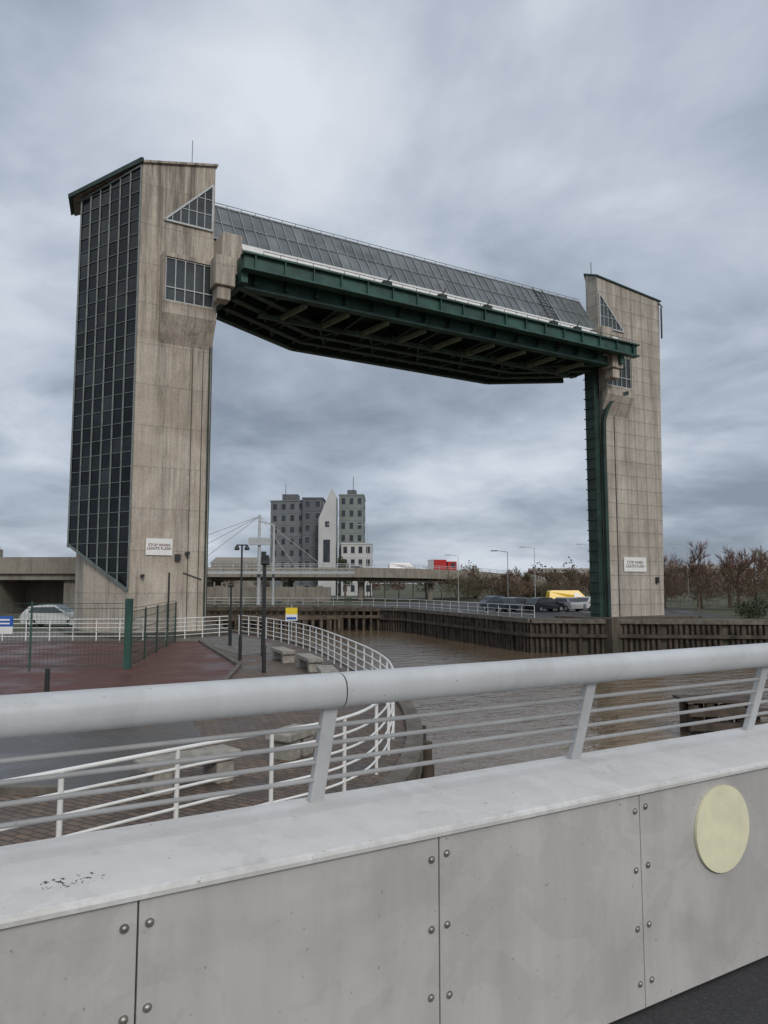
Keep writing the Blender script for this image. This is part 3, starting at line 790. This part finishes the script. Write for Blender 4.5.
# ------------------------------------------------------------------ vehicles
def car(x, y, ang, col, kind='hatch', z=.0, name='parked_car'):
    c, s = math.cos(ang), math.sin(ang)
    xf = lambda p: Vector((x+p[0]*c-p[1]*s, y+p[0]*s+p[1]*c, z+p[2]))
    if kind == 'hatch': prof = [(-2.05,.32),(-2.1,.75),(-1.95,.98),(-1.55,1.42),(-.9,1.5),(.2,1.48),(1.0,1.0),(1.85,.85),(2.1,.62),(2.1,.32)]; w = .88; win = [(-1.55,1.0),(-1.35,1.36),(.15,1.38),(.8,1.02)]
    elif kind == 'van': prof = [(-2.6,.35),(-2.65,1.0),(-2.55,1.95),(-2.3,2.1),(1.0,2.1),(1.75,1.35),(2.4,1.15),(2.6,.8),(2.6,.35)]; w = .98; win = [(.4,1.3),(.4,1.8),(.95,1.8),(1.45,1.32)]
    m = simple('car_paint', col, .3, .05, 1)
    mb = MB(xf); n = len(prof)
    def ww(zz): return w if zz < 1.02 else w-(zz-1.02)*.28
    vs = [(p[0], -ww(p[1]), p[1]) for p in prof]+[(p[0], ww(p[1]), p[1]) for p in prof]
    mb.add(vs, [tuple(range(n)), tuple(reversed(range(n,2*n)))])
    for i in range(n):
        j = (i+1) % n; dz = abs(prof[i][1]-prof[j][1]); dx = abs(prof[i][0]-prof[j][0])
        mb.mi = 1 if (min(prof[i][1],prof[j][1]) > .95 and dz > .3 and dx > .2) else 0
        mb.add(vs, [(i, j, j+n, i+n)])
    mb.mi = 1
    for sg in (-1,1):
        vs = [(p[0], sg*(ww(p[1])+.012), p[1]) for p in win]; mb.add(vs, [(0,1,2,3)])
    mb.mi = 2
    for wx in (-prof[-1][0]*.64, prof[-1][0]*.64):
        for sg in (-1,1): mb.cyl((wx,sg*(w-.18),.32),(wx,sg*(w+.02),.32),.32,14)
    mb.mi = 3
    for sg in (-1,1):
        mb.box(prof[-1][0]-.06,prof[-1][0]+.02,sg*.65-.14,sg*.65+.14,.62,.76)
        for wx in (-prof[-1][0]*.64, prof[-1][0]*.64): mb.cyl((wx,sg*(w+.021),.32),(wx,sg*(w+.03),.32),.18,10)
    mb.build(name, [m, M_glassW, M_rubber, M_gutter])
cols = [(.05,.06,.08),(.30,.31,.33),(.03,.03,.035),(.42,.42,.42),(.12,.14,.2),(.5,.5,.5)]
for i, (x, y) in enumerate([(12.2,79),(14.6,80),(17.0,78.5),(19.2,80),(13.5,88),(23.2,82)]):
    car(x, y, .5+random.uniform(-.1,.1)+(1.57 if i % 3 == 0 else 0), cols[i])
car(22.6,91,.04,(.80,.50,.01),'van',name='yellow_van')
car(-22.6,51.5,.05,(.5,.51,.51),'hatch')
car(-4.5,133,0,(.4,.4,.42),'hatch',z=4.7,name='car'); car(3.5,134.6,.1,(.55,.55,.55),'van',z=4.55,name='van')
e = empty('red_lorry'); M_redp = simple('lorry_red', (.42,.02,.02), .4, .1, 1)
zt = 4.3; Y0 = 137.5; LX = lambda p: Vector((11.4+(p[0]-11)*.92-(p[1]-Y0)*.4, p[1]+(p[0]-11)*.4, p[2]))
mb = MB(LX); mb.box(11.5,13.4,Y0,Y0+2.4,zt+.6,zt+2.7); mb.box(8.6,11.2,Y0-.1,Y0+2.45,zt+.9,zt+3.0); mb.build('body', [M_redp], e, bevel=.08)
mb = MB(LX); mb.box(12.2,13.0,Y0-.06,Y0-.005,zt+1.6,zt+2.4); mb.box(13.405,13.44,Y0+.2,Y0+2.2,zt+1.6,zt+2.4); mb.build('windscreen', M_glassW, e)
mb = MB(LX); mb.box(8.6,13.3,Y0+.2,Y0+2.3,zt+.5,zt+.88)
for x in (9.3,10.3,12.4): mb.cyl((x,Y0-.05,zt+.45),(x,Y0+2.4,zt+.45),.45,12)
mb.build('chassis', M_rubber, e)
mb = MB(LX); mb.box(8.55,8.595,Y0+.1,Y0+2.3,zt+1.1,zt+2.9); mb.build('tail_doors', M_white, e)

# ------------------------------------------------------------------ trees
def bare_tree(mb, x, y, h, seed, mtwig=1, tw=.035, ntw=7):
    rnd = random.Random(seed)
    def grow(p, d, L, r, lev):
        q = p+d*L; mb.mi = 0
        mb.cyl(tuple(p), tuple(q), r, 4 if lev < 2 else 3, r*.65, cap=False)
        if lev >= 4:
            mb.mi = mtwig
            for _ in range(ntw):
                o = p+(q-p)*rnd.random(); dd = (d+Vector((rnd.uniform(-1,1),rnd.uniform(-1,1),rnd.uniform(-.4,1)))*.8).normalized()
                e_ = o+dd*rnd.uniform(.35,.9)*h/8; w_ = dd.cross(Vector((rnd.random(),rnd.random(),rnd.random()))).normalized()*tw
                mb.raw([o-w_, o+w_, e_+w_*.3], [(0,1,2)])
            return
        for k in range(3):
            t_ = rnd.uniform(.45,1.0) if k else 1.0; o = p+(q-p)*t_
            dd = (d*.9+Vector((rnd.uniform(-1,1),rnd.uniform(-1,1),rnd.uniform(-.15,.7)))*.75).normalized()
            grow(o, dd, L*rnd.uniform(.58,.8), r*.55, lev+1)
    grow(Vector((x,y,0)), Vector((rnd.uniform(-.1,.1),rnd.uniform(-.1,.1),1)).normalized(), h*.3, h*.016, 0)
def twigs(mb, cx, cy, cz, rx, ry, rz, n, L, w, rnd):
    for _ in range(n):
        while True:
            p = Vector((rnd.uniform(-1,1),rnd.uniform(-1,1),rnd.uniform(-1,1)))
            if p.length < 1: break
        k = .78+.6*mnoise.noise(Vector((cx,cy,0))+p*1.9)
        p = Vector((cx+p.x*rx*k, cy+p.y*ry*k, max(.05, cz+p.z*rz*k)))
        dd = Vector((rnd.uniform(-.7,.7),rnd.uniform(-.7,.7),rnd.uniform(.1,1))).normalized()*L*rnd.uniform(.5,1.3)
        w_ = dd.cross(Vector((rnd.uniform(-1,1),rnd.uniform(-1,1),rnd.random()))).normalized()*w
        mb.raw([p-w_, p+w_, p+dd], [(0,1,2)])
rr = random.Random(3)
mb = MB()
for i in range(26):
    x = 31+i*2.1+rr.uniform(-1,1); y = 78+rr.uniform(0,16)+i*.3
    bare_tree(mb, x, y, rr.uniform(6.6,9.4)*(1 if i < 11 else 1.1), i, rr.choice((1,1,2)), .026, 7)
for i in range(46):
    x = 30+i*1.3+rr.uniform(-1,1); y = 76+rr.uniform(0,22)+i*.3; h = rr.uniform(4.2,7.0)
    mb.mi = rr.choice((0,1,1,2)); twigs(mb, x, y, h*.5, 2.4, 2, h*.55, 700, .9, .024, rr)
mb.build('bare_trees', [M_bark, M_bark2, M_bark3], recalc=False)
mb = MB()
for i in range(18):
    x = 13+i*2.0+rr.uniform(-1,1); y = 118+rr.uniform(0,14)
    bare_tree(mb, x, y, rr.uniform(5.2,7.8), 100+i, rr.choice((1,2,2)), .04, 5)
for i in range(38):
    x = 12+i*1.05+rr.uniform(-1,1); y = 116+rr.uniform(0,18); h = rr.uniform(3.2,5.6)
    mb.mi = rr.choice((0,1,2,2)); twigs(mb, x, y, h*.5, 2.4, 2, h*.55, 460, .9, .04, rr)
mb.build('distant_bare_trees', [M_bark, M_bark2, M_bark3], recalc=False)
def foliage(mb, cx, cy, cz, rx, ry, rz, n, s, rnd):
    for _ in range(n):
        while True:
            p = Vector((rnd.uniform(-1,1),rnd.uniform(-1,1),rnd.uniform(-1,1)))
            if p.length < 1: break
        k = .75+.5*mnoise.noise(Vector((cx,cy,0))+p*1.7)
        p = Vector((cx+p.x*rx*k, cy+p.y*ry*k, max(.05, cz+p.z*rz*k)))
        a = Vector((rnd.uniform(-1,1),rnd.uniform(-1,1),rnd.uniform(-1,1))).normalized()*s; b = a.cross(Vector((rnd.random(),rnd.random(),rnd.random()))).normalized()*s*.7
        mb.raw([p-a, p+b, p+a, p-b], [(0,1,2,3)])
mb = MB()
for i in range(80):
    x = -60+i*4+rr.uniform(-2,2); y = 250+rr.uniform(-25,30); h = rr.uniform(6.0,9.5)
    if x < 12: y += 60; h *= .7
    mb.mi = rr.choice((0,1,1,2)); foliage(mb, x, y, h*.5, 4.2, 3, h*.75, 260, .38, rr)
mb.build('distant_woodland', [M_leaf, M_bark, M_bark2], recalc=False)
mb = MB()
for i in range(18):
    x = 31.5+i*1.8; y = 62.5+rr.uniform(0,8); h = rr.uniform(1.0,2.3)
    mb.mi = rr.choice((0,0,1)); foliage(mb, x, y, h*.5, 1.5, 1.2, h*.75, 500, .08, rr)
mb.build('riverside_bushes', [M_leaf, M_bark], recalc=False)
mb = MB(); mb.mi = 1; mb.cyl((-8.6,165,0),(-8.6,165,6),.3,6,.15); mb.mi = 0
for k in range(6): foliage(mb, -8.6+rr.uniform(-1.2,1.2), 165, 3.6+k*.8, 2.0-k*.18, 2, 1.6, 240, .22, rr)
mb.build('evergreen_tree', [M_leaf, M_bark], recalc=False)
mb = MB()
for x, y, w, d, h in ((60,300,30,15,7),(120,320,40,15,9),(-120,260,40,20,9),(-70,300,22,20,11),(-131,240,5,5,14),(175,280,30,15,8)):
    mb.box(x,x+w,y,y+d,0,h); mb.prism([(x-.3,y-.3),(x+w+.3,y-.3),(x+w+.3,y+d/2),(x-.3,y+d/2)], h+.002, lambda a,b,y=y,d=d,h=h: h+.1+(b-y+.3)*.25)
mb.build('distant_buildings', M_conc3)
mesh_fence([(30.5,61.0),(38,60.2)], 2.2).build('black_mesh_fence', M_black)

# ------------------------------------------------------------------ sky / light
w = bpy.data.worlds.new('World'); scene.world = w; w.use_nodes = True; nt = w.node_tree; nd = nt.nodes
for n in list(nd): nd.remove(n)
L = nt.links.new
out = nd.new('ShaderNodeOutputWorld'); sky = nd.new('ShaderNodeTexSky'); sky.sky_type = 'NISHITA'; sky.sun_disc = False
SE = math.radians(32)
sky.sun_elevation = SE; sky.sun_rotation = math.radians(160)
b1 = nd.new('ShaderNodeBackground'); b1.inputs[1].default_value = .08; L(sky.outputs[0], b1.inputs[0])
tc = nd.new('ShaderNodeTexCoord'); sp = nd.new('ShaderNodeSeparateXYZ'); L(tc.outputs['Generated'], sp.inputs[0])
def mth(op, a, b=0.0):
    m = nd.new('ShaderNodeMath'); m.operation = op
    for i, x in enumerate((a, b)):
        if isinstance(x, (int, float)): m.inputs[i].default_value = x
        else: L(x, m.inputs[i])
    return m.outputs[0]
zz = mth('ADD', mth('MAXIMUM', sp.outputs[2], 0.0), .26)
cb = nd.new('ShaderNodeCombineXYZ'); L(mth('DIVIDE', sp.outputs[0], zz), cb.inputs[0]); L(mth('DIVIDE', sp.outputs[1], zz), cb.inputs[1])
def nz(scale, detail, rough, dist, off):
    mp = nd.new('ShaderNodeMapping'); mp.inputs['Location'].default_value = off; L(cb.outputs[0], mp.inputs[0])
    n = nd.new('ShaderNodeTexNoise'); n.inputs['Scale'].default_value = scale; n.inputs['Detail'].default_value = detail
    n.inputs['Roughness'].default_value = rough; n.inputs['Distortion'].default_value = dist; L(mp.outputs[0], n.inputs['Vector']); return n.outputs['Fac']
n1 = nz(.85, 5, .5, .25, (5.1,.9,0)); n2 = nz(2.6, 6, .55, .4, (7,2,0))
cl = mth('ADD', mth('MULTIPLY', n1, 1.05), mth('MULTIPLY', n2, .55))
cl = mth('SUBTRACT', cl, .32)
cl = mth('ADD', cl, mth('MULTIPLY', mth('SUBTRACT', sp.outputs[2], .25), .28))
hz = mth('POWER', mth('SUBTRACT', 1.0, mth('MINIMUM', mth('MAXIMUM', mth('MULTIPLY', sp.outputs[2], 5.5), 0.0), 1.0)), 2.0)
cl = mth('ADD', cl, mth('MULTIPLY', hz, .11))
rp_ = nd.new('ShaderNodeValToRGB'); cr = rp_.color_ramp
st = [(.28,(.235,.28,.35)),(.40,(.335,.39,.47)),(.50,(.45,.505,.595)),(.60,(.575,.63,.71)),(.74,(.72,.76,.82))]
while len(cr.elements) < len(st): cr.elements.new(.5)
for e_, (p, c) in zip(cr.elements, st): e_.position = p; e_.color = (*c, 1)
L(cl, rp_.inputs[0])
b2 = nd.new('ShaderNodeBackground'); L(rp_.outputs[0], b2.inputs[0]); b2.inputs[1].default_value = 1.04
mx = nd.new('ShaderNodeMixShader'); mx.inputs[0].default_value = .94; L(b1.outputs[0], mx.inputs[1]); L(b2.outputs[0], mx.inputs[2]); L(mx.outputs[0], out.inputs[0])

sl = bpy.data.lights.new('sun', 'SUN'); sl.energy = 1.45; sl.angle = math.radians(18); sl.color = (1, .945, .87)
so = bpy.data.objects.new('sun', sl); scene.collection.objects.link(so)
dirv = Vector((math.sin(math.radians(160))*math.cos(SE), math.cos(math.radians(160))*math.cos(SE), math.sin(SE)))
so.rotation_euler = dirv.to_track_quat('Z', 'Y').to_euler()

cam = bpy.data.cameras.new('camera'); co = bpy.data.objects.new('camera', cam); scene.collection.objects.link(co)
cam.sensor_fit = 'VERTICAL'; cam.sensor_height = 36; cam.sensor_width = 27; cam.lens = 26.02; cam.clip_start = .05; cam.clip_end = 8000
co.location = (0,0,3.0); co.rotation_euler = (math.radians(90+5.48), 0, 0); scene.camera = co
scene.view_settings.view_transform = 'Standard'; scene.view_settings.look = 'None'; scene.view_settings.exposure = 0
